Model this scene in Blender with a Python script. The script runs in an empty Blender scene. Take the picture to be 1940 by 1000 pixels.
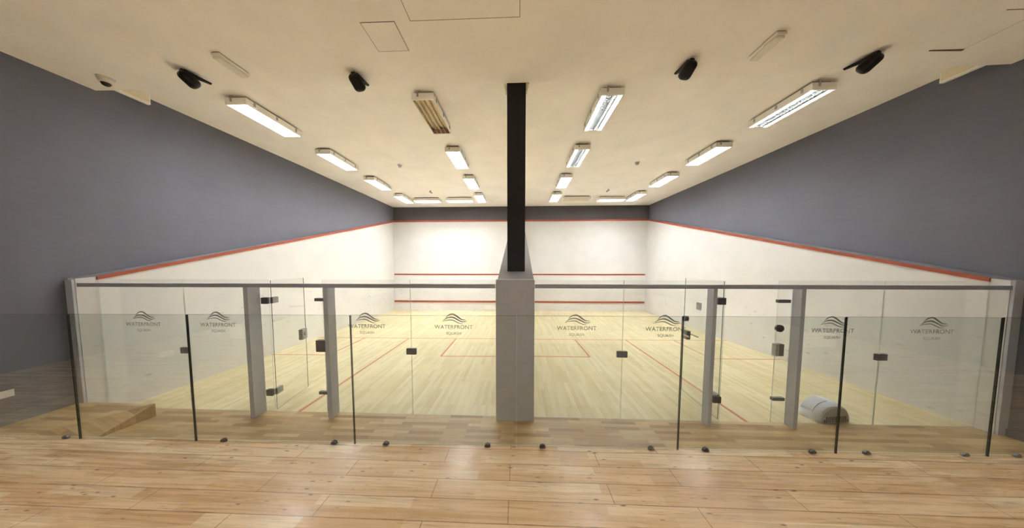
import bpy, bmesh, math, random
from mathutils import Vector, Matrix
random.seed(7)
PI = math.pi
S = bpy.context.scene
COL = S.collection

# ------------------------------------------------------------------ camera
F_PX, IMG_W = 485.61, 1940.0
cam_d = bpy.data.cameras.new('camera')
cam_d.sensor_fit = 'HORIZONTAL'
cam_d.sensor_width = 36.0
cam_d.lens = 36.0 * F_PX / IMG_W
cam_d.shift_x = 6.906 / IMG_W
cam_d.shift_y = 31.197 / IMG_W
cam_d.clip_start = 0.05
cam = bpy.data.objects.new('camera', cam_d)
COL.objects.link(cam)
YAW, PITCH = 0.039, 0.0603
fw = Vector((-math.sin(YAW) * math.cos(PITCH), math.cos(YAW) * math.cos(PITCH), -math.sin(PITCH)))
q = fw.to_track_quat('-Z', 'Y')
cam.rotation_mode = 'QUATERNION'
cam.rotation_quaternion = q
cam.location = (0.0569, -3.8886, 2.3744)
S.camera = cam

# ------------------------------------------------------------------ world, exposure, area lights
wd = bpy.data.worlds.new('world')
S.world = wd
wd.use_nodes = True
wd.node_tree.nodes['Background'].inputs[0].default_value = (0.9, 0.95, 1.0, 1)
wd.node_tree.nodes['Background'].inputs[1].default_value = 0.3
S.view_settings.view_transform = 'Standard'
S.view_settings.look = 'None'
S.view_settings.gamma = 1.0
S.view_settings.use_curve_mapping = False
S.view_settings.exposure = 1.88
TUBE_POWER = 30.0            # emission of the fluorescent tubes
S.cycles.transparent_max_bounces = 24
S.cycles.max_bounces = 14
S.cycles.diffuse_bounces = 8
S.cycles.glossy_bounces = 5
S.cycles.caustics_reflective = False
S.cycles.caustics_refractive = False

# ------------------------------------------------------------------ materials
def newmat(name):
    m = bpy.data.materials.new(name); m.use_nodes = True
    nt = m.node_tree; b = nt.nodes['Principled BSDF']
    return m, nt, b
def N(nt, kind, **kw):
    n = nt.nodes.new(kind)
    for k, v in kw.items():
        if k.startswith('_'): setattr(n, k[1:], v)
        else: n.inputs[k.replace('_', ' ')].default_value = v
    return n
def mapping(nt, scale=(1, 1, 1), rot=(0, 0, 0), loc=(0, 0, 0)):
    tc = nt.nodes.new('ShaderNodeTexCoord'); mp = nt.nodes.new('ShaderNodeMapping')
    mp.inputs['Scale'].default_value = scale; mp.inputs['Rotation'].default_value = rot; mp.inputs['Location'].default_value = loc
    nt.links.new(tc.outputs['Object'], mp.inputs['Vector'])
    return mp.outputs['Vector']
def ramp(nt, src, stops):
    r = nt.nodes.new('ShaderNodeValToRGB')
    e = r.color_ramp.elements
    while len(e) < len(stops): e.new(0.5)
    for i, (p, c) in enumerate(stops):
        e[i].position = p; e[i].color = (*c, 1) if len(c) == 3 else c
    nt.links.new(src, r.inputs[0]); return r.outputs[0]
def mix(nt, mode, fac, a, b):
    n = nt.nodes.new('ShaderNodeMix'); n.data_type = 'RGBA'; n.blend_type = mode
    for sock, v in ((n.inputs[0], fac), (n.inputs[6], a), (n.inputs[7], b)):
        if hasattr(v, 'is_linked'): nt.links.new(v, sock)
        elif isinstance(v, (int, float)): sock.default_value = v
        else: sock.default_value = (*v, 1)
    return n.outputs[2]
def bump(nt, b, h, strength=0.1, dist=0.01):
    n = nt.nodes.new('ShaderNodeBump'); n.inputs['Strength'].default_value = strength; n.inputs['Distance'].default_value = dist
    nt.links.new(h, n.inputs['Height']); nt.links.new(n.outputs[0], b.inputs['Normal'])

def lin(r, g, b):
    f = lambda c: (c / 255 / 12.92) if c / 255 <= 0.04045 else ((c / 255 + 0.055) / 1.055) ** 2.4
    return (f(r), f(g), f(b))

def plain(name, col, rough=0.5, metal=0.0, noise=0.04, nscale=8.0, spec=0.4):
    m, nt, b = newmat(name)
    v = mapping(nt)
    n = N(nt, 'ShaderNodeTexNoise', Scale=nscale, Detail=3.0); nt.links.new(v, n.inputs['Vector'])
    d = tuple(c * (1 - noise * 2) for c in col); u = tuple(min(1, c * (1 + noise * 2)) for c in col)
    nt.links.new(ramp(nt, n.outputs[0], [(0.25, d), (0.75, u)]), b.inputs['Base Color'])
    b.inputs['Roughness'].default_value = rough; b.inputs['Metallic'].default_value = metal
    b.inputs['Specular IOR Level'].default_value = spec
    return m

def painted_wall(name, col, marks=False, rough=0.6, streak=0.0):
    m, nt, b = newmat(name)
    v = mapping(nt)
    n = N(nt, 'ShaderNodeTexNoise', Scale=1.3, Detail=5.0, Roughness=0.6); nt.links.new(v, n.inputs['Vector'])
    d = tuple(c * 0.95 for c in col); u = tuple(min(1, c * 1.04) for c in col)
    c = ramp(nt, n.outputs[0], [(0.3, d), (0.7, u)])
    if streak:                                   # faint roller streaks along the wall
        v3 = mapping(nt, scale=(0.35, 0.35, 9.0))
        s = N(nt, 'ShaderNodeTexNoise', Scale=2.0, Detail=4.0); nt.links.new(v3, s.inputs['Vector'])
        c = mix(nt, 'MULTIPLY', streak, c, ramp(nt, s.outputs[0], [(0.35, (0.86, 0.86, 0.86)), (0.65, (1, 1, 1))]))
    if marks:                                    # ball marks, only low on the wall
        v2 = mapping(nt, scale=(3.2, 3.2, 7.0))
        w = N(nt, 'ShaderNodeTexVoronoi', Scale=1.0, Randomness=1.0); nt.links.new(v2, w.inputs['Vector'])
        spots = ramp(nt, w.outputs['Distance'], [(0.06, (1, 1, 1)), (0.2, (0, 0, 0))])
        n2 = N(nt, 'ShaderNodeTexNoise', Scale=0.9, Detail=2.0); nt.links.new(mapping(nt), n2.inputs['Vector'])
        gate = ramp(nt, n2.outputs[0], [(0.42, (0, 0, 0)), (0.56, (1, 1, 1))])
        sx = nt.nodes.new('ShaderNodeSeparateXYZ'); nt.links.new(mapping(nt), sx.inputs[0])
        low = nt.nodes.new('ShaderNodeMapRange'); nt.links.new(sx.outputs[2], low.inputs[0])
        low.inputs[1].default_value = 1.1; low.inputs[2].default_value = 2.0; low.inputs[3].default_value = 0.55; low.inputs[4].default_value = 0.0
        f = mix(nt, 'MULTIPLY', 1.0, spots, gate)
        f = mix(nt, 'MULTIPLY', 1.0, f, low.outputs[0])
        c = mix(nt, 'MIX', f, c, (0.30, 0.30, 0.31))
    nt.links.new(c, b.inputs['Base Color'])
    b.inputs['Roughness'].default_value = rough; b.inputs['Specular IOR Level'].default_value = 0.3
    n4 = N(nt, 'ShaderNodeTexNoise', Scale=160.0, Detail=2.0); nt.links.new(v, n4.inputs['Vector'])
    bump(nt, b, n4.outputs[0], 0.06, 0.003)
    return m

def wood(name, base, dark, light, along='X', bw=0.9, bh=0.145, sub=3, rough=0.3, mortar=0.0015, seam=(0.2, 0.13, 0.07), flecks=0.0, coat=0.0, sw=0.42, contrast=1.0):
    """strip floor: boards with dark seams, each made of several narrow staves"""
    m, nt, b = newmat(name)
    rot = (0, 0, 0) if along == 'X' else (0, 0, PI / 2)
    v = mapping(nt, rot=rot)
    def brick(wd_, ht, mo, off, c1, c2, cm):
        k = nt.nodes.new('ShaderNodeTexBrick'); nt.links.new(v, k.inputs['Vector'])
        k.offset = off; k.offset_frequency = 2; k.squash = 1.0
        k.inputs['Color1'].default_value = (*c1, 1); k.inputs['Color2'].default_value = (*c2, 1); k.inputs['Mortar'].default_value = (*cm, 1)
        k.inputs['Scale'].default_value = 1.0; k.inputs['Mortar Size'].default_value = mo; k.inputs['Mortar Smooth'].default_value = 0.2
        k.inputs['Bias'].default_value = 0.0; k.inputs['Brick Width'].default_value = wd_; k.inputs['Row Height'].default_value = ht
        return k
    staves = brick(sw, bh / sub, 0.0, 0.37, (0, 0, 0), (1, 1, 1), (0.5, 0.5, 0.5))
    c = ramp(nt, staves.outputs['Color'], [(0.0, dark), (0.5, base), (1.0, light)])
    gs = (1.2, 26.0, 1.0)
    v2 = mapping(nt, scale=gs if along == 'X' else (26.0, 1.2, 1.0))
    g = N(nt, 'ShaderNodeTexNoise', Scale=1.6, Detail=6.0, Roughness=0.62, Distortion=0.6); nt.links.new(v2, g.inputs['Vector'])
    lo = 1 - 0.22 * contrast
    c = mix(nt, 'MULTIPLY', 1.0, c, ramp(nt, g.outputs[0], [(0.28, (lo, lo * 0.96, lo * 0.9)), (0.62, (1, 1, 1))]))
    big = N(nt, 'ShaderNodeTexNoise', Scale=0.9, Detail=3.0); nt.links.new(mapping(nt), big.inputs['Vector'])
    c = mix(nt, 'MULTIPLY', 0.8, c, ramp(nt, big.outputs[0], [(0.3, (0.88, 0.85, 0.8)), (0.7, (1, 1, 1))]))
    if flecks:
        v3 = mapping(nt, scale=(7.0, 24.0, 1.0) if along == 'X' else (24.0, 7.0, 1.0), rot=(0, 0, 0.12))
        w = N(nt, 'ShaderNodeTexVoronoi', Scale=1.0, Randomness=1.0); nt.links.new(v3, w.inputs['Vector'])
        wn = N(nt, 'ShaderNodeTexNoise', Scale=2.3, Detail=4.0); nt.links.new(mapping(nt), wn.inputs['Vector'])
        fk = mix(nt, 'MULTIPLY', 1.0, ramp(nt, w.outputs['Distance'], [(0.06, (1, 1, 1)), (0.17, (0, 0, 0))]), ramp(nt, wn.outputs[0], [(0.42, (0, 0, 0)), (0.56, (1, 1, 1))]))
        c = mix(nt, 'MIX', mix(nt, 'MULTIPLY', 1.0, fk, (flecks, flecks, flecks)), c, (0.10, 0.06, 0.03))
        v4 = mapping(nt, scale=(1.1, 34.0, 1.0) if along == 'X' else (34.0, 1.1, 1.0), rot=(0, 0, -0.25))
        s2 = N(nt, 'ShaderNodeTexNoise', Scale=3.0, Detail=8.0, Roughness=0.75); nt.links.new(v4, s2.inputs['Vector'])
        sc = mix(nt, 'MULTIPLY', 1.0, ramp(nt, s2.outputs[0], [(0.565, (0, 0, 0)), (0.645, (1, 1, 1))]), (flecks * 0.7,) * 3)
        c = mix(nt, 'MIX', sc, c, (0.22, 0.14, 0.08))
    if mortar:
        boards = brick(bw, bh, mortar, 0.43, (1, 1, 1), (0.9, 0.88, 0.86), (0, 0, 0))
        c = mix(nt, 'MULTIPLY', 1.0, c, ramp(nt, boards.outputs['Color'], [(0.0, seam), (0.6, (0.93, 0.92, 0.9)), (1.0, (1, 1, 1))]))
    nt.links.new(c, b.inputs['Base Color'])
    rn = nt.nodes.new('ShaderNodeMapRange'); nt.links.new(g.outputs[0], rn.inputs[0])
    rn.inputs[1].default_value = 0.3; rn.inputs[2].default_value = 0.7; rn.inputs[3].default_value = rough * 0.85; rn.inputs[4].default_value = rough * 1.2
    nt.links.new(rn.outputs[0], b.inputs['Roughness'])
    b.inputs['Coat Weight'].default_value = coat; b.inputs['Coat Roughness'].default_value = 0.12
    bump(nt, b, g.outputs[0], 0.05, 0.002)
    return m

def glass(name, tint, ior=1.45, refl=1.0):
    """architectural glass: clear, lightly tinted, reflecting by Fresnel"""
    m = bpy.data.materials.new(name); m.use_nodes = True
    nt = m.node_tree; nt.nodes.clear()
    out = nt.nodes.new('ShaderNodeOutputMaterial')
    t = nt.nodes.new('ShaderNodeBsdfTransparent'); t.inputs[0].default_value = (*tint, 1)
    g = nt.nodes.new('ShaderNodeBsdfGlossy'); g.inputs['Roughness'].default_value = 0.0; g.inputs[0].default_value = (refl, refl, refl, 1)
    f = nt.nodes.new('ShaderNodeFresnel')
    ge = nt.nodes.new('ShaderNodeNewGeometry'); mr = nt.nodes.new('ShaderNodeMapRange')   # the same index from both sides of a face
    mr.inputs[3].default_value = ior; mr.inputs[4].default_value = 1 / ior
    nt.links.new(ge.outputs['Backfacing'], mr.inputs[0]); nt.links.new(mr.outputs[0], f.inputs[0])
    s = nt.nodes.new('ShaderNodeMixShader')
    nt.links.new(f.outputs[0], s.inputs[0]); nt.links.new(t.outputs[0], s.inputs[1]); nt.links.new(g.outputs[0], s.inputs[2])
    nt.links.new(s.outputs[0], out.inputs[0])
    return m

def emit(name, col, strength):
    m = bpy.data.materials.new(name); m.use_nodes = True
    nt = m.node_tree; nt.nodes.clear()
    out = nt.nodes.new('ShaderNodeOutputMaterial'); e = nt.nodes.new('ShaderNodeEmission')
    e.inputs[0].default_value = (*col, 1); e.inputs[1].default_value = strength
    nt.links.new(e.outputs[0], out.inputs[0]); return m

M = {}
M['ceiling'] = painted_wall('cream_ceiling_paint', lin(247, 244, 240), rough=0.8)
M['white_wall'] = painted_wall('white_court_plaster', lin(215, 213, 213), marks=True, rough=0.5)
M['dark_wall'] = painted_wall('slate_grey_paint', lin(107, 108, 119), rough=0.7, streak=0.25)
M['front_band'] = painted_wall('shaded_front_paint', lin(84, 80, 84), rough=0.7)  # wall grey deepened to hold the shade above the lamps' cutoff
M['grey_paint'] = plain('mid_grey_paint', lin(201, 204, 216), 0.5, noise=0.02)
M['grey_frame'] = plain('grey_powder_coated_steel', lin(192, 196, 208), 0.45, noise=0.015)
M['ledge'] = plain('grey_ledge_paint', lin(128, 125, 130), 0.5, noise=0.02)
M['rail_grey'] = plain('dark_grey_steel', lin(170, 172, 186), 0.45, noise=0.015)
M['skirting'] = plain('grey_skirting_paint', lin(112, 116, 124), 0.5, noise=0.02)
M['black'] = plain('black_column_paint', lin(34, 31, 36), 0.6, noise=0.03)
M['red'] = plain('red_line_paint', lin(152, 72, 50), 0.5, noise=0.05)
M['red_floor'] = plain('red_floor_line', lin(182, 108, 88), 0.45, noise=0.06)
M['court_floor'] = wood('pale_maple_strip', lin(218, 204, 166), lin(208, 192, 150), lin(226, 213, 180), along='Y', bw=1.1, bh=0.07, sub=1, sw=0.9, rough=0.34, mortar=0.0, contrast=0.5)
M['corridor_floor'] = wood('worn_oak_strip', lin(190, 160, 116), lin(158, 126, 86), lin(208, 182, 140), along='X', bw=1.4, bh=0.2, sub=3, sw=0.5, rough=0.33, mortar=0.001, contrast=1.1, flecks=0.15)
M['foyer_floor'] = wood('beech_plank', lin(230, 200, 160), lin(214, 178, 134), lin(242, 220, 186), along='X', bw=1.15, bh=0.148, sub=2, sw=0.6, rough=0.27, mortar=0.0026, contrast=0.85, flecks=1.0, coat=0.06, seam=(0.34, 0.25, 0.17))
M['white_metal'] = plain('white_enamel', lin(244, 241, 234), 0.45, noise=0.01)
M['louvre'] = plain('white_louvre', lin(240, 238, 234), 0.3, noise=0.01)
M['dimmed_louvre'] = plain('dimmed_louvre', lin(128, 130, 130), 0.4, noise=0.02)  # same louvre greyed, painting in the dimness of unlit middle tubes
M['stained'] = plain('stained_brown_reflector', lin(206, 184, 140), 0.5, noise=0.12, nscale=30)
M['rust'] = plain('rust_stain', lin(112, 72, 38), 0.7, noise=0.25, nscale=40)
M['tube'] = emit('lit_fluorescent_tube', (0.90, 0.96, 1.0), TUBE_POWER)
M['tube_off'] = plain('unlit_fluorescent_tube', lin(214, 200, 168), 0.3, noise=0.02)
M['shadow_gap'] = plain('dark_gap_shade', lin(90, 78, 62), 0.8)  # dark colour paints the shade in narrow gaps at the ceiling
M['rail_glass'] = glass('green_tinted_glass', (0.925, 0.945, 0.93))
M['court_glass'] = glass('clear_court_glass', (0.972, 0.978, 0.974))
M['glass_edge'] = plain('dark_glass_edge', lin(48, 54, 50), 0.25, noise=0.02)
M['glass_edge_light'] = plain('pale_glass_edge', lin(192, 200, 194), 0.25, noise=0.02)
M['door_edge'] = plain('green_grey_glass_edge', lin(120, 130, 124), 0.25, noise=0.02)
M['steel'] = plain('brushed_grey_steel', lin(112, 112, 116), 0.4, metal=0.0, noise=0.04)
M['steel_light'] = plain('pale_steel', lin(170, 170, 168), 0.4, metal=0.0, noise=0.08, nscale=60)
M['dark_steel'] = plain('dark_fitting', lin(76, 74, 82), 0.45, metal=0.0, noise=0.03)
M['frost'] = plain('grey_frosted_print', lin(166, 166, 160), 0.6, noise=0.02)
M['black_plastic'] = plain('black_plastic', lin(22, 19, 20), 0.42, noise=0.03, spec=0.3)
M['lens'] = plain('dark_smoked_dome', lin(40, 36, 36), 0.1, spec=0.6)
M['white_plastic'] = plain('white_plastic', lin(226, 222, 212), 0.4, noise=0.01)
M['cream_plastic'] = plain('cream_panel', lin(222, 212, 188), 0.5, noise=0.01)
M['silver'] = plain('silver_plastic', lin(222, 228, 238), 0.35, metal=0.0, noise=0.02)
M['silver_mid'] = plain('silver_grey_tray', lin(192, 198, 208), 0.35, noise=0.02)
M['silver_dark'] = plain('grey_plastic_face', lin(182, 186, 194), 0.4, noise=0.02)
M['grille'] = plain('dark_grille', lin(44, 52, 68), 0.5, noise=0.02)
M['chrome'] = plain('polished_stud', lin(120, 122, 126), 0.2, metal=0.8, noise=0.02)
M['gap'] = plain('dark_hatch_gap', lin(104, 90, 70), 0.8)

# ------------------------------------------------------------------ mesh helpers
class MB:
    def __init__(s): s.bm = bmesh.new()
    def hexa(s, c, mi=0):
        """8 corners: bottom ring 0-3, top ring 4-7"""
        v = [s.bm.verts.new(p) for p in c]
        for f in ((3, 2, 1, 0), (4, 5, 6, 7), (0, 1, 5, 4), (1, 2, 6, 5), (2, 3, 7, 6), (3, 0, 4, 7)):
            fc = s.bm.faces.new([v[i] for i in f]); fc.material_index = mi
        return s
    def box(s, x0, y0, z0, x1, y1, z1, mi=0):
        return s.hexa([(x0, y0, z0), (x1, y0, z0), (x1, y1, z0), (x0, y1, z0), (x0, y0, z1), (x1, y0, z1), (x1, y1, z1), (x0, y1, z1)], mi)
    def bbox(s, x0, y0, z0, x1, y1, z1, r=0.004, seg=2, mi=0):
        t = bmesh.new(); v = bmesh.ops.create_cube(t, size=1.0)['verts']
        for p in v: p.co = Vector(((x0 + x1) / 2 + p.co.x * (x1 - x0), (y0 + y1) / 2 + p.co.y * (y1 - y0), (z0 + z1) / 2 + p.co.z * (z1 - z0)))
        bmesh.ops.bevel(t, geom=t.edges[:], offset=r, segments=seg, profile=0.5, affect='EDGES')
        return s.merge(t, mi)
    def merge(s, t, mi=0, mat=None):
        mp = {}
        for v in t.verts: mp[v] = s.bm.verts.new(mat @ v.co if mat else v.co)
        for f in t.faces:
            fc = s.bm.faces.new([mp[v] for v in f.verts]); fc.material_index = mi; fc.smooth = f.smooth
        t.free(); return s
    def cyl(s, p0, p1, r, seg=16, r2=None, mi=0, smooth=True):
        p0, p1 = Vector(p0), Vector(p1); d = p1 - p0
        t = bmesh.new(); bmesh.ops.create_cone(t, cap_ends=True, segments=seg, radius1=r, radius2=r if r2 is None else r2, depth=d.length)
        for f in t.faces: f.smooth = smooth and len(f.verts) == 4
        return s.merge(t, mi, Matrix.Translation((p0 + p1) / 2) @ d.to_track_quat('Z', 'Y').to_matrix().to_4x4())
    def sphere(s, c, r, sc=(1, 1, 1), seg=20, mi=0, rot=None):
        t = bmesh.new(); bmesh.ops.create_uvsphere(t, u_segments=seg, v_segments=seg // 2, radius=r)
        for f in t.faces: f.smooth = True
        m = Matrix.Translation(c) @ (rot if rot else Matrix()) @ Matrix.Diagonal((*sc, 1))
        return s.merge(t, mi, m)
    def prism(s, pts, off, mi=0, smooth=False):
        """polygon pts (3-D) swept by vector off"""
        a = [s.bm.verts.new(p) for p in pts]; off = Vector(off); b = [s.bm.verts.new(Vector(p) + off) for p in pts]
        f = s.bm.faces.new(a); f.material_index = mi
        f = s.bm.faces.new(b[::-1]); f.material_index = mi
        n = len(a)
        for i in range(n):
            f = s.bm.faces.new([a[i], b[i], b[(i + 1) % n], a[(i + 1) % n]]); f.material_index = mi; f.smooth = smooth
        return s
    def build(s, name, mats, parent=None, kind=None, origin=None):
        bmesh.ops.recalc_face_normals(s.bm, faces=s.bm.faces[:])
        me = bpy.data.meshes.new(name)
        if origin is not None: bmesh.ops.translate(s.bm, verts=s.bm.verts[:], vec=-Vector(origin))
        s.bm.to_mesh(me); s.bm.free()
        for m in (mats if isinstance(mats, (list, tuple)) else [mats]): me.materials.append(m)
        o = bpy.data.objects.new(name, me); COL.objects.link(o)
        if origin is not None: o.location = origin
        if parent: o.parent = parent
        if kind: o['kind'] = kind
        return o

def tag(o, label, cat, group=None):
    o['label'] = label; o['category'] = cat
    if group: o['group'] = group
    return o
def thing(name, loc, label, cat, group=None, rz=0.0):
    o = bpy.data.objects.new(name, None); COL.objects.link(o)
    o.empty_display_size = 0.1; o.location = loc; o.rotation_euler = (0, 0, rz)
    return tag(o, label, cat, group)
def dup(root, loc, label, group=None, rz=None):
    r = root.copy(); COL.objects.link(r); r.location = loc
    if rz is not None: r.rotation_euler = (0, 0, rz)
    r['label'] = label
    if group: r['group'] = group
    for ch in list(root.children):
        c = ch.copy(); COL.objects.link(c); c.parent = r
        for g in list(ch.children):
            d = g.copy(); COL.objects.link(d); d.parent = c
    return r
def struct(name, mb, mats): return mb.build(name, mats, kind='structure')

# ------------------------------------------------------------------ the setting
H, ZF, Z0 = 5.445, 5.20, 0.90          # court ceiling, foyer ceiling, foyer floor
L = 9.75
def zfl(X, Y):                          # court floors fall slightly
    t = min(max(Y / L, 0), 1)
    if X < 0:
        s = min(max((-X - .3) / 6.4, 0), 1)
        return (1 - t) * (-.1 * s) + t * (-.08 + .005 * s)
    return t * -.078
def court_floor(name, x0, x1, lines):
    mb = MB(); nx, ny = 8, 12
    xs = [x0 + (x1 - x0) * i / nx for i in range(nx + 1)]; ys = [0.0 + L * j / ny for j in range(ny + 1)]
    g = [[mb.bm.verts.new((x, y, zfl(x, y))) for y in ys] for x in xs]
    for i in range(nx):
        for j in range(ny): mb.bm.faces.new((g[i][j], g[i + 1][j], g[i + 1][j + 1], g[i][j + 1]))
    e = 0.0015
    for (ax, ay, bx, by, w) in lines:   # painted lines, a coat of paint thick
        n = 12; d = Vector((bx - ax, by - ay)).normalized(); px, py = -d.y * w / 2, d.x * w / 2
        rows = []
        for k in range(n + 1):
            x, y = ax + (bx - ax) * k / n, ay + (by - ay) * k / n
            rows.append([mb.bm.verts.new((x + s * px, y + s * py, zfl(x, y) + e)) for s in (-1, 1)])
        for k in range(n):
            f = mb.bm.faces.new((rows[k][0], rows[k][1], rows[k + 1][1], rows[k + 1][0])); f.material_index = 1
    return struct(name, mb, [M['court_floor'], M['red_floor']])
WL, WR = -6.755, 6.715                  # inner faces of the white side walls
CL, CR = -0.256, 0.288                  # faces of the dividing wall
lw = 0.05
court_floor('floor_court_left', WL - .1, CL + .05, [
    (WL, 4.44, CL, 4.36, lw), (-3.565, 0.0, -3.575, 4.37, lw), (-1.99, 2.70, -1.985, 4.37, lw), (-1.99, 2.70, CL, 2.70, lw),
    (-5.10, 2.78, -5.10, 4.40, lw), (WL, 2.79, -5.10, 2.78, lw)])
court_floor('floor_court_right', CR - .05, WR + .1, [
    (CR, 4.33, WR, 4.43, lw), (3.52, 0.0, 3.51, 4.37, lw), (1.925, 2.74, 1.895, 4.34, lw), (CR, 2.74, 1.925, 2.74, lw),
    (5.01, 2.74, 5.03, 4.40, lw), (5.01, 2.74, WR, 2.75, lw)])

YD = -1.90                              # line of the balustrade
RA = 0.0115                             # the balustrade runs very slightly askew
def yd(x): return YD + RA * x
# corridor
struct('floor_corridor', MB().box(-7.0, -2.05, -0.2, 7.1, 0.0, 0.0), M['corridor_floor'])
# foyer deck
mb = MB(); mb.hexa([(-7.0, -9.0, 0.62), (7.1, -9.0, 0.62), (7.1, yd(7.1) + .022, 0.62), (-7.0, yd(-7.0) + .022, 0.62),
                    (-7.0, -9.0, Z0), (7.1, -9.0, Z0), (7.1, yd(7.1) + .022, Z0), (-7.0, yd(-7.0) + .022, Z0)])
struct('floor', mb, M['foyer_floor'])
struct('trim_1', MB().hexa([(-7.0, yd(-7) + .022, 0.60), (7.1, yd(7.1) + .022, 0.60), (7.1, yd(7.1) + .030, 0.60), (-7.0, yd(-7) + .030, 0.60),
                            (-7.0, yd(-7) + .022, Z0 + .002), (7.1, yd(7.1) + .022, Z0 + .002), (7.1, yd(7.1) + .030, Z0 + .002), (-7.0, yd(-7) + .030, Z0 + .002)]), M['cream_plastic'])
struct('wall_deck', MB().box(-7.0, -2.06, 0.0, 7.1, -2.0, 0.62), M['dark_wall'])
# raised landing by the left wall, sloping at its free corner
mb = MB()
A, B_, C_, D_ = (-6.9, -.205, .2), (-6.9, -1.95, .2), (-5.64, -.205, .2), (-5.70, -.80, .004)
E_ = (-5.75, -1.95, .004)
lo = lambda p: (p[0], p[1], -0.01)
vs = {k: mb.bm.verts.new(p) for k, p in dict(A=A, B=B_, C=C_, D=D_, E=E_, a=lo(A), b=lo(B_), c=lo(C_), d=lo(D_), e=lo(E_)).items()}
for f in ('ABC', 'CBD', 'BED', 'ACca', 'CDdc', 'DEed', 'EBbe', 'BAab', 'acdeb'): mb.bm.faces.new([vs[k] for k in f])
struct('floor_landing', mb, M['corridor_floor'])

# upper dark side walls (they lean a little) and the white court walls in front of them
def upper(name, xb0, xt0, xb1, xt1, sgn):
    t = 0.15 * sgn
    mb = MB()
    mb.hexa([(xb0, -9.0, -.2), (xb0 + t, -9.0, -.2), (xb1 + t, L + .15, -.2), (xb1, L + .15, -.2),
             (xt0, -9.0, H + .1), (xt0 + t, -9.0, H + .1), (xt1 + t, L + .15, H + .1), (xt1, L + .15, H + .1)])
    return struct(name, mb, M['dark_wall'])
def upper2(name, sgn, pts):
    """pts: list of (Y, X at z=2, X at ceiling)"""
    mb = MB(); t = 0.15 * sgn; zb = 2.0
    for (y0, b0, t0), (y1, b1, t1) in zip(pts[:-1], pts[1:]):
        mb.hexa([(b0, y0, -.2), (b0 + t, y0, -.2), (b1 + t, y1, -.2), (b1, y1, -.2), (b0, y0, zb), (b0 + t, y0, zb), (b1 + t, y1, zb), (b1, y1, zb)])
        mb.hexa([(b0, y0, zb), (b0 + t, y0, zb), (b1 + t, y1, zb), (b1, y1, zb), (t0, y0, H + .02), (t0 + t, y0, H + .02), (t1 + t, y1, H + .02), (t1, y1, H + .02)])
    bmesh.ops.remove_doubles(mb.bm, verts=mb.bm.verts[:], dist=1e-5)
    return struct(name, mb, M['dark_wall'])
upper2('wall_left', -1, [(-9.0, -6.91, -6.80), (0.0, -6.91, -6.80), (4.0, -6.83, -6.68), (L, -6.74, -6.62)])
upper2('wall_right', 1, [(-9.0, 6.87, 6.98), (0.0, 6.88, 7.0), (4.5, 6.86, 6.93), (L, 6.80, 6.765)])

ZS0, ZS1 = 2.135, 4.66                  # lower edge of the red board, back and front
BH = 0.055
def zs(y): return ZS0 + (ZS1 - ZS0) * y / L
def court_wall(name, xi0, xi1, xo, sgn, yb):
    """white wall with a sloping top; a grey ledge runs up it"""
    mb = MB()
    zb, z0, z1 = zs(0) - .006, zs(0), zs(L)
    prof = lambda x: [(x, yb, -.12), (x, L, -.12), (x, L, z1 + .12), (x, 0, z0 + .05), (x, yb, z0 + .03)]
    a = [(xi0, yb, -.12), (xi1[0], L, -.12), (xi1[1], L, z1 + .07), (xi0, 0, z0 + .05), (xi0, yb, z0 + .03)]
    o = [(xo[0], yb, -.12), (xo[1], L, -.12), (xo[1], L, z1 + .10), (xo[0], 0, z0 + .08), (xo[0], yb, z0 + .04)]
    va = [mb.bm.verts.new(p) for p in a]; vo = [mb.bm.verts.new(p) for p in o]
    mb.bm.faces.new(va); mb.bm.faces.new(vo[::-1])
    for i in range(5):
        f = mb.bm.faces.new((va[i], vo[i], vo[(i + 1) % 5], va[(i + 1) % 5]))
        if i in (2, 3): f.material_index = 1
    return struct(name, mb, [M['white_wall'], M['ledge']])
court_wall('wall_left_court', -6.785, (-6.71, -6.61), (-6.91, -6.78), -1, -.20)
court_wall('wall_right_court', 6.745, (6.695, 6.735), (6.88, 6.84), 1, -.15)
# red out-of-court boards up the side walls
def side_board(name, x0, x1, d):
    mb = MB()
    mb.hexa([(x0, 0, zs(0)), (x0 + d, 0, zs(0)), (x1 + d, L, zs(L)), (x1, L, zs(L)),
             (x0, 0, zs(0) + BH), (x0 + d, 0, zs(0) + BH), (x1 + d, L, zs(L) + BH + .03), (x1, L, zs(L) + BH + .03)])
    return struct(name, mb, M['red'])
side_board('trim_2', -6.79, -6.615, .022)
side_board('trim_3', 6.75, 6.738, -.022)
# front wall: white plaster below, dark above, red boards across
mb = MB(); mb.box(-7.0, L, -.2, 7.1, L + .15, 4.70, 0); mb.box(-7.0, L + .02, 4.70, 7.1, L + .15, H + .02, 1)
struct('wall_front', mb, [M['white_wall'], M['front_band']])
for i, (xa, xb) in enumerate(((-6.70, CL), (CR, 6.70))):
    struct('trim_%d' % (4 + 3 * i), MB().box(xa, L - .018, 4.655, xb, L + .03, 4.745), M['red'])
    struct('trim_%d' % (5 + 3 * i), MB().box(xa + .04, L - .012, 1.835, xb - .04 * i, L + .005, 1.905), M['red'])
    struct('trim_%d' % (6 + 3 * i), MB().box(xa + .02, L - .03, 0.365, xb - .04 * i, L + .005, 0.455), M['red'])
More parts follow.
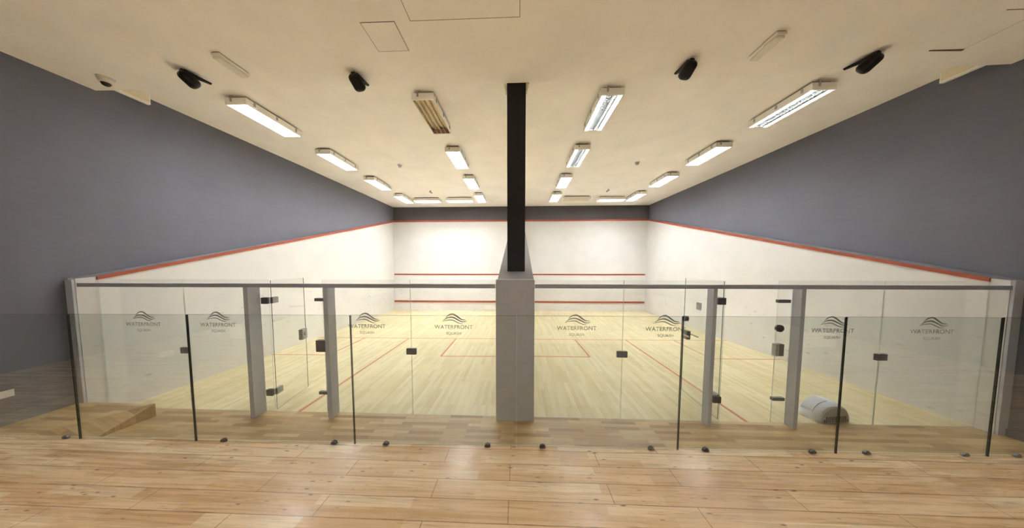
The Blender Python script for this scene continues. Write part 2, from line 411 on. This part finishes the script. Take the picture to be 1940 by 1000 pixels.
# dividing wall between the courts, its top sloping up to the front wall
mb = MB()
top0, top1 = 2.160, 4.78
mb.hexa([(CL, 0.0, -.15), (CR, 0.0, -.15), (CR, L, -.15), (CL, L, -.15), (CL, 0.0, top0), (CR, 0.0, top0), (CR, L, top1), (CL, L, top1)])
mb.bm.faces.ensure_lookup_table(); mb.bm.faces[1].material_index = 1
struct('wall_centre', mb, [M['white_wall'], M['ledge']])
struct('wall_back', MB().box(-7.1, -9.15, 0.5, 7.2, -9.0, H), M['dark_wall'])
# ceilings
struct('ceiling', MB().box(-7.1, 0.05, H, 7.2, L + .2, H + .15), M['ceiling'])
mb = MB()
edge = [(-7.1, .17), (-6.76, .188), (-3.2, .245), (.02, .277), (2.6, .267), (5.55, .228), (6.95, .175), (7.2, .17)]
lowpts = [(-7.1, -9.05, ZF), (7.2, -9.05, ZF)] + [(x, y, ZF) for x, y in edge[::-1]]
mb.prism(lowpts, (0, 0, H + .15 - ZF))
struct('ceiling_foyer', mb, M['ceiling'])
# skirting boards
struct('baseboard_left', MB().box(-6.91, -1.95, .2, -6.885, -.205, .345), M['skirting'])
struct('baseboard_right', MB().box(6.845, -1.95, 0, 6.872, -.155, .10), M['skirting'])

# ------------------------------------------------------------------ steel frame of the glass back walls
pil = tag(MB().bbox(-.278, -.12, 0, .297, .004, 2.158, r=.004).build('end_pillar', M['grey_paint'], origin=(0.01, -.06, 0)),
          'broad grey rectangular pillar capping the dividing wall between the two courts', 'pillar')
def post(x0, x1, y0, label, zb=0.0, zt=2.035, y1=-.004):
    o = MB().bbox(x0, y0, zb, x1, y1, zt, r=.003).build('steel_post', M['grey_frame'], origin=((x0 + x1) / 2, (y0 + y1) / 2, zb))
    return tag(o, label, 'post', 'flat grey posts of the glass back walls')
post(-4.10, -4.03, -.195, 'flat grey post beside the hinges of the left court door')
post(-2.88, -2.812, -.165, 'flat grey post beside the lock plates of the left court doorway')
post(2.848, 2.90, -.135, 'flat grey post beside the hinges of the right court door')
post(4.035, 4.092, -.155, 'flat grey post just left of the silver floor unit', y1=-.026)
post(-6.905, -6.79, -.232, 'grey end post against the dark left wall', zb=.2, zt=2.15, y1=-.202)
post(6.75, 6.872, -.182, 'grey end post against the dark right wall', zb=0, zt=2.165, y1=-.152)
def toprail(x0, x1, y0, label):
    o = MB().bbox(x0, y0, 2.036, x1, y0 + .05, 2.094, r=.003).build('top_rail', M['rail_grey'], origin=((x0 + x1) / 2, y0 + .025, 2.036))
    return tag(o, label, 'rail', 'grey rails over the glass back walls')
toprail(-6.81, -.279, -.19, 'long grey rail over the glass of the left court')
toprail(.298, 6.77, -.165, 'long grey rail over the glass of the right court')

# black column standing on the sloping top of the dividing wall
t = thing('black_column', (.018, .53, 2.27), 'tall black square column rising from the dividing wall to the ceiling', 'column')
mb = MB()
zb = lambda y: top0 + (top1 - top0) * y / L - .004
mb.hexa([(-.145, -.13, zb(.40) - 2.27), (.147, -.13, zb(.40) - 2.27), (.147, .13, zb(.66) - 2.27), (-.145, .13, zb(.66) - 2.27),
         (-.15, -.13, H - 2.27), (.152, -.13, H - 2.27), (.152, .13, H - 2.27), (-.15, .13, H - 2.27)])
mb.build('shaft', M['black'], t)
for sx in (-1, 1):
    mb = MB(); xa, xb = sorted((sx * .152, sx * .205))
    mb.bbox(xa, -.10, H - .16 - 2.27, xb, .0, H - 2.27, r=.004); xa, xb = sorted((sx * .152, sx * .18))
    mb.bbox(xa, -.10, H - .26 - 2.27, xb, .0, H - .16 - 2.27, r=.004)
    mb.build('bracket', M['cream_plastic'], t)

# ------------------------------------------------------------------ glass panels
def pane_mesh(w, h, th, mats):
    """slab from x 0..w, y 0..th, z 0..h: glass faces slot 0, edge faces slot 1"""
    mb = MB(); mb.box(0, 0, 0, w, th, h)
    bmesh.ops.recalc_face_normals(mb.bm, faces=mb.bm.faces[:])
    for f in mb.bm.faces: f.material_index = 0 if abs(f.normal.y) > .9 else 1
    return mb
def wave_logo():
    """three wave strokes with two lines of lettering, a thin film on the glass; origin at the text centre"""
    mb = MB()
    def stroke(pts, wid):
        n = 28; P = []
        for i in range(n + 1):
            s = i / n; k = s * (len(pts) - 1); a = min(int(k), len(pts) - 2); u = k - a
            p0, p1, p2, p3 = (Vector(pts[max(a - 1, 0)]), Vector(pts[a]), Vector(pts[a + 1]), Vector(pts[min(a + 2, len(pts) - 1)]))
            P.append(0.5 * ((2 * p1) + (p2 - p0) * u + (2 * p0 - 5 * p1 + 4 * p2 - p3) * u * u + (3 * p1 - p0 - 3 * p2 + p3) * u ** 3))
        rows = []
        for i, p in enumerate(P):
            w = wid * (math.sin(PI * i / n) ** .7) + .0012
            d = (P[min(i + 1, n)] - P[max(i - 1, 0)]).normalized(); nn = Vector((-d.y, d.x))
            a, b = p + nn * w / 2, p - nn * w / 2
            rows.append([mb.bm.verts.new((v.x, y, v.y)) for v in (a, b) for y in (-.0012, 0)])
        for r0, r1 in zip(rows[:-1], rows[1:]):
            for i, j in ((0, 2), (3, 1), (1, 0), (2, 3)): mb.bm.faces.new((r0[i], r0[j], r1[j], r1[i]))
        mb.bm.faces.new([rows[0][i] for i in (0, 1, 3, 2)]); mb.bm.faces.new([rows[-1][i] for i in (0, 2, 3, 1)])
    stroke([(-.125, .135), (-.07, .185), (0, .195), (.07, .150), (.13, .112), (.195, .108)], .022)
    stroke([(-.165, .095), (-.09, .138), (-.01, .145), (.07, .108), (.135, .078), (.215, .088)], .020)
    stroke([(-.185, .078), (-.10, .100), (-.02, .104), (.05, .072), (.10, .052), (.150, .050)], .014)
    for txt, size, z, sx in (('WATERFRONT', .088, -.035, 1.0), ('SQUASH', .060, -.125, 1.0)):
        cu = bpy.data.curves.new('txt', 'FONT'); cu.body = txt; cu.size = size; cu.align_x = 'CENTER'; cu.offset = 0.0003; cu.resolution_u = 3
        cu.space_character = 1.02
        o = bpy.data.objects.new('txt', cu); COL.objects.link(o)
        dg = bpy.context.evaluated_depsgraph_get(); me = bpy.data.meshes.new_from_object(o.evaluated_get(dg))
        tm = bmesh.new(); tm.from_mesh(me)
        mb.merge(tm, 0, Matrix.Translation((0, -.0012, z)) @ Matrix.Rotation(PI / 2, 4, 'X') @ Matrix.Diagonal((sx, 1, 1, 1)))
        bpy.data.objects.remove(o); bpy.data.curves.remove(cu); bpy.data.meshes.remove(me)
    me = bpy.data.meshes.new('logo'); mb.bm.to_mesh(me); mb.bm.free(); me.materials.append(M['frost'])
    return me
LOGO = wave_logo()
GT, GH = .010, 2.145
def add_logo(parent, x, z, y=-.0004):
    o = bpy.data.objects.new('logo', LOGO); COL.objects.link(o); o.parent = parent; o.location = (x, y, z)
    o['label'] = 'grey wave logo with the words WATERFRONT SQUASH'
    return o
def panel(x0, x1, label, logo_x, logo_z, zb=0.0):
    t = thing('glass_panel', (x0, 0, zb), label, 'glass panel', 'glass panels of the court back walls')
    pane_mesh(x1 - x0, GH - zb, GT, None).build('pane', [M['court_glass'], M['glass_edge_light']], t)
    add_logo(t, logo_x - x0, logo_z - zb)
    return t
def clip(t, x, z, w=.155, h=.095, name='clip', m='steel'):
    mb = MB(); mb.bbox(x - w / 2, -.014, z - h / 2, x + w / 2, -.0005, z + h / 2, r=.003); mb.bbox(x - w / 2, GT + .0005, z - h / 2, x + w / 2, GT + .014, z + h / 2, r=.003)
    o = mb.build(name, M[m], t)
    return o
X = lambda t, x: x - t.location.x
g1 = panel(-6.772, -5.323, 'glass panel at the left end, beside the left end post', -6.04, 1.42, zb=.0)
g2 = panel(-5.313, -3.893, 'glass panel left of the open left court door', -4.77, 1.42)
g4 = panel(-3.02, -1.622, 'glass panel right of the left court doorway', -2.32, 1.42)
g5 = panel(-1.614, -.282, 'glass panel left of the central pillar', -.945, 1.42)
g6 = panel(.302, 1.635, 'glass panel right of the central pillar', .945, 1.42)
g7 = panel(1.643, 3.115, 'glass panel left of the open right court door', 2.27, 1.42)
g9 = panel(3.868, 5.336, 'glass panel with the silver floor unit behind it', 4.66, 1.42)
g10 = panel(5.344, 6.742, 'glass panel at the right end, beside the right end post', 6.03, 1.42)
clip(g1, X(g1, -5.364), .988, .128); clip(g4, X(g4, -1.618), 1.02); clip(g6, X(g6, 1.636), 1.018); clip(g9, X(g9, 5.363), 1.027)
# door stops, latch keeps and knob on the fixed glass beside the doorways
def stop(t, xa, xb, z):
    return MB().bbox(xa, -.02, z - .024, xb, .03, z + .024, r=.003).build('door_stop', M['steel'], t)
stop(g4, X(g4, -3.138), X(g4, -2.99), 1.83); stop(g4, X(g4, -3.132), X(g4, -2.99), .328)
mb = MB(); mb.bbox(X(g4, -3.142), -.03, 1.0, X(g4, -2.97), .04, 1.185, r=.006); mb.build('lock_keep', M['dark_steel'], g4)
stop(g9, X(g9, 3.86), X(g9, 4.03), 1.845); stop(g9, X(g9, 3.865), X(g9, 4.035), .37)
mb = MB(); mb.bbox(X(g9, 3.855), -.03, 1.03, X(g9, 3.90), .04, 1.21, r=.004, mi=1); mb.bbox(X(g9, 3.895), -.03, 1.03, X(g9, 3.968), .04, 1.21, r=.005); mb.build('lock_keep', [M['steel'], M['steel_light']], g9)
mb = MB(); mb.cyl((X(g9, 3.915), -.014, 1.44), (X(g9, 3.915), .024, 1.44), .052, 24); mb.cyl((X(g9, 3.915), -.024, 1.44), (X(g9, 3.915), -.014, 1.44), .030, 20)
mb.build('round_knob', M['dark_steel'], g9)

# open glass doors (hinged panes swung into the courts)
def door(hx, fx, fy, label, side):
    d = Vector((fx - hx, fy)); w = d.length
    t = thing('glass_door', (hx, .034, .012), label, 'glass door', 'open glass court doors', rz=math.atan2(d.y, d.x))
    p = pane_mesh(w, 2.118, .010, None); p.build('pane', [M['court_glass'], M['door_edge']], t)
    return t, w
dl, wl = door(-3.885, -4.035, .80, 'open glass door of the left court, swung in beside its hinges', -1)
dr, wr = door(3.122, 3.175, .965, 'open glass door of the right court, swung in beside its hinges', 1)
def hinge(t, g, z, xa, xb, h=.10):
    """plate clamped to the fixed glass, and plates on the door pane in the door's own frame"""
    mb = MB(); mb.bbox(X(g, xa), -.026, z - h / 2, X(g, xb), -.0008, z + h / 2, r=.003); mb.bbox(X(g, xa), GT + .0008, z - h / 2, X(g, xb), GT + .012, z + h / 2, r=.003)
    mb.build('hinge_plate', M['dark_steel'], g)
    mb = MB()
    zz = z - .012
    mb.bbox(.003, -.014, zz - h / 2, .13, -.0005, zz + h / 2, r=.003, mi=1); mb.bbox(.003, .0105, zz - h / 2, .13, .024, zz + h / 2, r=.003, mi=1)
    mb.cyl((.004, .005, zz - h / 2), (.004, .005, zz + h / 2), .009, 12)
    return mb.build('hinge', [M['dark_steel'], M['steel_light']], t)
for t, z in ((dl, 1.81), (dl, .315)): hinge(t, g2, z, -4.005, -3.897)
for t, z in ((dr, 1.84), (dr, .345)): hinge(t, g7, z, 3.0, 3.112)
mb = MB(); mb.bbox(wl - .155, -.03, .96, wl - .01, .04, 1.155, r=.008)
mb.cyl((wl - .08, -.05, 1.06), (wl - .08, -.03, 1.06), .03, 18); mb.build('lock', M['steel_light'], dl)
mb = MB(); mb.bbox(wr - .16, -.03, 1.0, wr - .005, .04, 1.16, r=.008); lk = mb.build('lock', M['steel'], dr)
mb = MB(); mb.cyl((wr - .10, -.075, 1.09), (wr - .10, .085, 1.09), .012, 12); mb.bbox(wr - .30, .07, 1.078, wr - .09, .09, 1.102, r=.006); mb.bbox(wr - .30, -.08, 1.078, wr - .09, -.06, 1.102, r=.006)
mb.build('lever_handle', M['steel_light'], lk)
mb = MB(); mb.cyl((wr - .045, -.03, 1.37), (wr - .045, .04, 1.37), .05, 20); mb.build('round_knob', M['dark_steel'], dr)
mb = MB(); mb.bbox(wr - .47, -.003, 1.59, wr - .33, -.0005, 1.72, r=.001); mb.build('sticker', M['frost'], dr)

# ------------------------------------------------------------------ glass balustrade along the foyer edge
RX = [-6.78, -5.0, -3.66, -2.642, -1.287, .0455, 1.328, 2.545, 3.676, 4.9, 6.72]
names = ['glass balustrade panel past the left edge of the view, against the left wall', 'dark teal balustrade panel in front of the left wall and its skirting',
         'balustrade panel in front of the raised wooden landing', 'balustrade panel in front of the open left court door',
         'balustrade panel just left of the central pillar seam', 'balustrade panel just right of the central pillar seam',
         'balustrade panel in front of the open right court door', 'balustrade panel in front of the silver floor unit',
         'balustrade panel second from the right wall, rightmost in the view', 'glass balustrade panel against the right wall']
FIX = {2: (-2.0, -2.0), }
fixpos = [-3.79, -2.403, -1.461, -1.027, -.19, .255, 1.121, 1.546, 2.369, 2.779, 3.513, 3.894]
ang = math.atan(RA)
names = ['dark teal glass balustrade panel before the left wall and its skirting board',
         'glass balustrade panel before the raised wooden landing',
         'glass balustrade panel before the hinges of the left court door',
         'glass balustrade panel before the left half of the central pillar',
         'glass balustrade panel before the right half of the central pillar',
         'glass balustrade panel before the open right court door and its lock',
         'glass balustrade panel before the right end glass of the right court',
         'glass balustrade panel before the dark right wall']
JX = [-5.0, -3.66, -2.642, -1.287, .0455, 1.328, 2.545, 3.676, 5.0]
for i in range(8):
    x0, x1 = JX[i] + .004, JX[i + 1] - .004
    t = thing('balustrade_panel', (x0, yd(x0), Z0 - .02), names[i], 'glass balustrade', 'glass balustrade panels along the foyer edge', rz=ang)
    pm = pane_mesh(x1 - x0, 1.975 - Z0 + .02 + .002 * (i - 3), .011, None)
    pm.build('pane', [M['rail_glass'], M['glass_edge']], t)
    for fx in fixpos:
        if x0 < fx < x1:
            mb = MB(); mb.cyl((fx - x0, -.003, .024), (fx - x0, .014, .024), .024, 24); mb.cyl((fx - x0, -.005, .024), (fx - x0, -.003, .024), .013, 18)
            mb.build('fixing_stud', M['chrome'], t)

# ------------------------------------------------------------------ ceiling luminaires
LW, LL, LZ = .40, 1.20, 5.29
def luminaire(loc, rz, label, group, kind):
    """kind: full = all tubes lit, two = outer tubes lit, stained / plain = unlit"""
    t = thing('ceiling_luminaire', loc, label, 'ceiling light', group, rz=rz)
    hw, hl, hh = LW / 2, LL / 2, .115
    mb = MB()
    mb.box(-hw, -hl, 0, -hw + .012, hl, hh); mb.box(hw - .012, -hl, 0, hw, hl, hh)
    mb.box(-hw + .012, -hl, 0, hw - .012, -hl + .02, hh); mb.box(-hw + .012, hl - .02, 0, hw - .012, hl, hh)
    mb.box(-hw + .012, -hl + .02, .075, hw - .012, hl - .02, hh)
    mb.build('housing', M['white_metal'], t)
    mb = MB(); mb.box(-hw + .05, -hl + .05, hh, hw - .05, hl - .05, H - LZ)  # dark block painting the shade between housing and ceiling
    mb.build('gap_shade', M['shadow_gap'], t)
    blade = {'stained': 'stained', 'two': 'dimmed_louvre'}.get(kind, 'louvre')
    if kind == 'plain':
        mb = MB(); mb.bbox(-hw + .02, -hl + .03, .006, hw - .02, hl - .03, .02, r=.004)
        mb.build('diffuser', M['cream_plastic'], t)
        return t
    cs = [-.138, -.046, .046, .138]
    for k, cx in enumerate(cs):
        lit = kind == 'full' or (kind == 'two' and k in (0, 3))
        mb = MB(); mb.bbox(cx - .034, -hl + .025, .052, cx + .034, hl - .025, .074, r=.009, seg=2)
        mb.build('tube', M['tube'] if lit else M['tube_off'], t, origin=None if kind != 'stained' else (0, 0, .036))
    mb = MB()                                                       # louvre: long blades and cross blades
    for bx_ in (-.183, -.092, 0, .092, .183): mb.box(bx_ - .005, -hl + .02, .003, bx_ + .005, hl - .02, .047)
    for k in range(19 if kind != 'stained' else 0):
        y = -hl + .06 + k * (LL - .12) / 18; mb.box(-.185, y - .0012, .012, .185, y + .0012, .044)
    lv = mb.build('louvre', M[blade], t)
    if kind == 'stained':
        mb = MB()
        for cx in cs: mb.bbox(cx - .04, hl - .17 - .03 * (cx > 0), .0, cx + .038, hl - .03, .0025, r=.001, seg=1)
        mb.build('rust_stain', M['rust'], t)
    return t
def springs(t, ends=True, side=1):
    for y in (-.45, 0, .45):
        MB().bbox(side * .2 - .006 + .006 * side, y - .018, .035, side * .2 + .006 + .006 * side, y + .018, .10, r=.003).build('side_clip', M['steel_light'], t)
    mb = MB(); mb.bbox(-.10, -.612, .05, -.07, -.598, .15, r=.003)
    mb.build('suspension_hook', M['steel_light'], t)
rows = [(.75 + .61, 'nearest'), (2.84 + .6, 'second nearest'), (4.94 + .6, 'third nearest'), (7.06 + .6, 'farthest')]
cols = [('A', -5.09, 'row along the left wall'), ('B', -1.645, 'row left of the black column'), ('C', 1.67, 'row right of the black column'), ('D', 5.14, 'row along the right wall')]
for ck, cx, cl in cols:
    for ri, (cy, rl) in enumerate(rows):
        kind = 'full'
        if ck == 'B' and ri == 0: kind = 'stained'
        if (ck, ri) in (('C', 0), ('C', 1), ('D', 0)): kind = 'two'
        what = {'full': 'lit white ceiling light', 'two': 'ceiling light with dim grey middle', 'stained': 'unlit ceiling light with brown stained louvres'}[kind]
        t = luminaire((cx, cy, LZ), 0, '%s, %s of the %s' % (what, rl, cl), 'ceiling lights over the squash courts', kind)
        springs(t, side=1 if cx < 0 else -1)
for cx, cy, lab, kind in ((-4.14, 8.0, 'lit crosswise ceiling light near the front wall, leftmost of the crosswise ones', 'full'), (-2.63, 8.02, 'lit crosswise ceiling light near the front wall, just left of the black column', 'full'),
                          (2.66, 7.98, 'unlit cream crosswise ceiling light near the front wall of the right court', 'plain'), (4.25, 8.10, 'lit crosswise ceiling light near the front wall of the right court', 'full')):
    t = luminaire((cx, cy, LZ), PI / 2, lab, 'ceiling lights over the squash courts', kind)

# four unseen lights added behind the viewer to brighten pillar and foyer floor
for cx, cy, lab in ((-2.6, -5.6, 'added fill light over the foyer behind the viewer, front left one'), (2.6, -5.6, 'added fill light over the foyer behind the viewer, front right one'),
                    (-2.6, -7.4, 'added fill light over the foyer behind the viewer, rear left one'), (2.6, -7.4, 'added fill light over the foyer behind the viewer, rear right one')):
    luminaire((cx, cy, ZF - (H - LZ)), PI / 2, lab, 'added unseen lights over the foyer', 'full')

# ------------------------------------------------------------------ small fittings on the ceilings
def emergency(loc, label):
    t = thing('emergency_light', loc, label, 'emergency light', 'small foyer emergency lights')
    MB().box(-.05, -.19, -.012, .05, .19, 0).build('mounting_gap', M['shadow_gap'], t)
    MB().bbox(-.062, -.20, -.045, .062, .20, -.012, r=.006).build('base', M['white_metal'], t)
    MB().bbox(-.052, -.185, -.078, .052, .185, -.045, r=.012, seg=3).build('diffuser', M['white_plastic'], t)
    return t
emergency((-3.975, -.27, ZF), 'small white oblong light fitting on the foyer ceiling, left side')
emergency((3.23, -.30, ZF), 'small white oblong light fitting on the foyer ceiling, right side')

def speaker(loc, rz, label, tilt=-.66):
    t = thing('loudspeaker', loc, label, 'loudspeaker', 'black loudspeakers under the foyer ceiling', rz=rz)
    # long rounded body hanging down towards the courts
    axis = Vector((0, math.cos(tilt), math.sin(tilt))); up = Vector((0, -math.sin(tilt), math.cos(tilt)))
    Mx = Matrix((( 1, axis.x, up.x, 0), (0, axis.y, up.y, 0), (0, axis.z, up.z, 0), (0, 0, 0, 1)))
    Mx = Matrix.Translation((0, 0, -.10)) @ Mx
    b = bmesh.new(); v = bmesh.ops.create_cube(b, size=1)['verts']
    for p in v: p.co = Vector((p.co.x * .168, p.co.y * .225, p.co.z * .135))
    bmesh.ops.bevel(b, geom=b.edges[:], offset=.058, segments=5, profile=.5, affect='EDGES')
    for f in b.faces: f.smooth = True
    mb = MB(); mb.merge(b, 0, Mx); body = mb.build('body', M['black_plastic'], t)
    mb = MB(); mb.sphere((0, 0, 0), .008, seg=10); o = mb.build('badge', M['chrome'], body); o.location = Mx @ Vector((0, .072, -.062))
    mb = MB(); mb.bbox(-.03, -.085, -.08, .03, -.035, 0, r=.008)
    mb.build('ceiling_mount', M['black_plastic'], t)
    mb = MB(); k = -.03 if loc[0] > 0 else .03
    e = .205 if abs(loc[0]) > 4 else .15
    mb.hexa([(-.045 + k, -.07, -.060), (.045 + k, -.07, -.060), (.018 + k * 2, e, -.062), (-.018 + k * 2, e, -.062), (-.045 + k, -.07, -.020), (.045 + k, -.07, -.020), (.018 + k * 2, e, -.044), (-.018 + k * 2, e, -.044)])
    mb.build('bracket', M['black_plastic'], t)
    return t
speaker((-4.79, -.13, ZF), -.35, 'black loudspeaker near the left end of the foyer ceiling, by the camera dome')
speaker((-2.36, .03, ZF), -.2, 'black loudspeaker on the foyer ceiling between left light fitting and column')
speaker((2.42, -.03, ZF), .2, 'black loudspeaker on the foyer ceiling between column and right light fitting')
speaker((4.80, -.06, ZF), .35, 'black loudspeaker near the right end of the foyer ceiling')

t = thing('dome_camera', (-6.2, -.07, ZF), 'white dome security camera on the foyer ceiling by the left wall', 'security camera')
mb = MB(); mb.cyl((0, 0, -.075), (0, 0, 0), .062, 28, r2=.088); mb.build('base', M['white_plastic'], t)
MB().sphere((0, 0, -.075), .05, (1, 1, .9), seg=24).build('dome', M['lens'], t)

def hatch(x0, y0, x1, y1, label, g=.008, m='gap', left=True):
    t = thing('ceiling_hatch', ((x0 + x1) / 2, (y0 + y1) / 2, ZF), label, 'ceiling hatch', None)
    w, h = (x1 - x0) / 2, (y1 - y0) / 2
    mb = MB(); mb.box(-w, -h, -.003, w, -h + g, .0); mb.box(-w, h - g, -.003, w, h, .0); (mb.box(-w, -h + g, -.003, -w + g, h - g, .0) if left else None); mb.box(w - g, -h + g, -.003, w, h - g, .0)
    mb.build('frame_gap', M[m], t)
    mb = MB(); mb.bbox(-w + (g if left else 0), -h + g, -.004, w - g, h - g, 0, r=.001, seg=1); mb.build('panel', M['ceiling'], t)
    return t
hatch(-1.80, -.79, -1.39, -.38, 'small square access hatch in the foyer ceiling, left of the larger hatch', g=.005)
hatch(-1.205, -2.1, .07, -.785, 'large access hatch in the foyer ceiling above the middle of the view', g=.006)
h3 = hatch(5.46, -.66, 5.885, -.115, 'access hatch with a dark open gap in the foyer ceiling at the right', g=.006, left=False)
mb = MB(); mb.hexa([(-.21, .262, -.012), (.213, .262, -.012), (.213, .285, -.012), (-.21, .27, -.012), (-.21, .262, -.001), (.213, .262, -.001), (.213, .285, -.001), (-.21, .27, -.001)])
mb.build('open_gap', M['shadow_gap'], h3)

def wallbox(x0, x1, y0, y1, z0, label, sgn):
    xc, yc = (x0 + x1) / 2, (y0 + y1) / 2
    t = thing('wall_vent', (xc, yc, z0), label, 'vent', 'white vent boxes high on the side walls')
    w, d, h = (x1 - x0) / 2, (y1 - y0) / 2, H - z0
    MB().bbox(-w, -d, 0, w, d, h, r=.008).build('case', M['white_metal'], t)
    xa, xb = sorted((sgn * w, sgn * (w + .008)))
    MB().bbox(xa, -d + .02, .03, xb, d - .02, h - .012, r=.003).build('face_plate', M['cream_plastic'], t)
    return t
wallbox(-6.69, -6.625, .30, .70, 5.275, 'white vent box at the top of the left wall, behind the foyer ceiling edge', 1)
wallbox(6.80, 6.865, .26, .68, 5.275, 'white vent box at the top of the right wall, behind the foyer ceiling edge', -1)

def detector(x, y, label):
    t = thing('smoke_detector', (x, y, H), label, 'smoke detector', 'smoke detectors on the court ceiling')
    mb = MB(); mb.cyl((0, 0, -.02), (0, 0, 0), .075, 24); mb.build('base', M['white_plastic'], t)
    mb = MB(); mb.cyl((0, 0, -.075), (0, 0, -.02), .038, 20, r2=.055); mb.build('head', M['silver_dark'], t)
def sensor(x, y, sgn, label):
    t = thing('movement_sensor', (x, y, H), label, 'sensor', 'small sensors on the court ceiling')
    mb = MB(); mb.cyl((0, 0, -.06), (0, 0, 0), .016, 12); mb.build('stem', M['silver_dark'], t)
    mb = MB(); mb.cyl((-.05 * sgn, 0, -.05), (.06 * sgn, .02, -.11), .03, 14); mb.build('head', M['silver_dark'], t)
detector(-3.59, 4.05, 'small round smoke detector on the left court ceiling')
detector(3.60, 4.13, 'small round smoke detector on the right court ceiling')
sensor(-3.565, 6.75, 1, 'tiny tilted sensor on the left court ceiling near the front')
sensor(3.66, 6.80, -1, 'tiny tilted sensor on the right court ceiling near the front')

# small white plate on the left wall beside the corridor
t = thing('wall_plate', (-6.907, -.80, .575), 'small pale wall plate on the dark left wall above the skirting', 'socket plate')
MB().bbox(-.0, -.11, 0, .014, .085, .095, r=.003).build('plate', M['white_plastic'], t)

# ------------------------------------------------------------------ silver rounded unit on the right court floor
t = thing('floor_blower', (4.83, .19, -.002), 'silver rounded portable floor unit with a dark slatted front, behind the glass', 'portable blower', rz=.10)
def arch(w, h, n=20, p=2.4):
    pts = []
    for i in range(n + 1):
        a = PI * i / n; c, s = math.cos(a), math.sin(a)
        pts.append((w * math.copysign(abs(c) ** (2 / p), c), h * abs(s) ** (2 / p)))
    return pts
mb = MB()
secs = [(-.145, .238, .240), (-.130, .255, .256), (-.06, .272, .280), (.03, .278, .292), (.10, .265, .283), (.15, .21, .22)]
rings = []
for y, w, h in secs: rings.append([mb.bm.verts.new((px, y, pz)) for px, pz in arch(w, h)])
for r0, r1 in zip(rings[:-1], rings[1:]):
    for i in range(len(r0) - 1): f = mb.bm.faces.new((r0[i], r0[i + 1], r1[i + 1], r1[i])); f.smooth = True
    mb.bm.faces.new((r0[0], r1[0], r1[-1], r0[-1]))
mb.bm.faces.new(rings[0]); mb.bm.faces.new(rings[-1][::-1])
body = mb.build('shell', M['silver'], t)
mb = MB(); mb.prism([(px, -.147, pz + .004) for px, pz in arch(.222, .222)], (0, -.012, 0)); face = mb.build('front_face', M['silver_dark'], t)
for k in range(13):
    x = -.186 + k * .031; hh = min(.10, .205 * (1 - (abs(x) / .215) ** 2.2))
    MB().bbox(x - .009, -.166, .008, x + .009, -.1595, hh, r=.002, seg=1).build('grille_slat', M['grille'], face)
mb = MB()                                                           # recessed handle tray on the top
for i in range(8):
    a0, a1 = PI * (.52 + .045 * i), PI * (.52 + .045 * (i + 1))
    P = lambda a, y, k: (math.copysign(abs(math.cos(a)) ** (2 / 2.4), math.cos(a)) * .277 * k, y, abs(math.sin(a)) ** (2 / 2.4) * .288 * k)
    mb.hexa([P(a0, -.06, .985), P(a1, -.06, .985), P(a1, .09, 1.0), P(a0, .09, 1.0), P(a0, -.06, 1.012), P(a1, -.06, 1.012), P(a1, .09, 1.02), P(a0, .09, 1.02)])
mb.build('top_tray', M['silver_mid'], t)
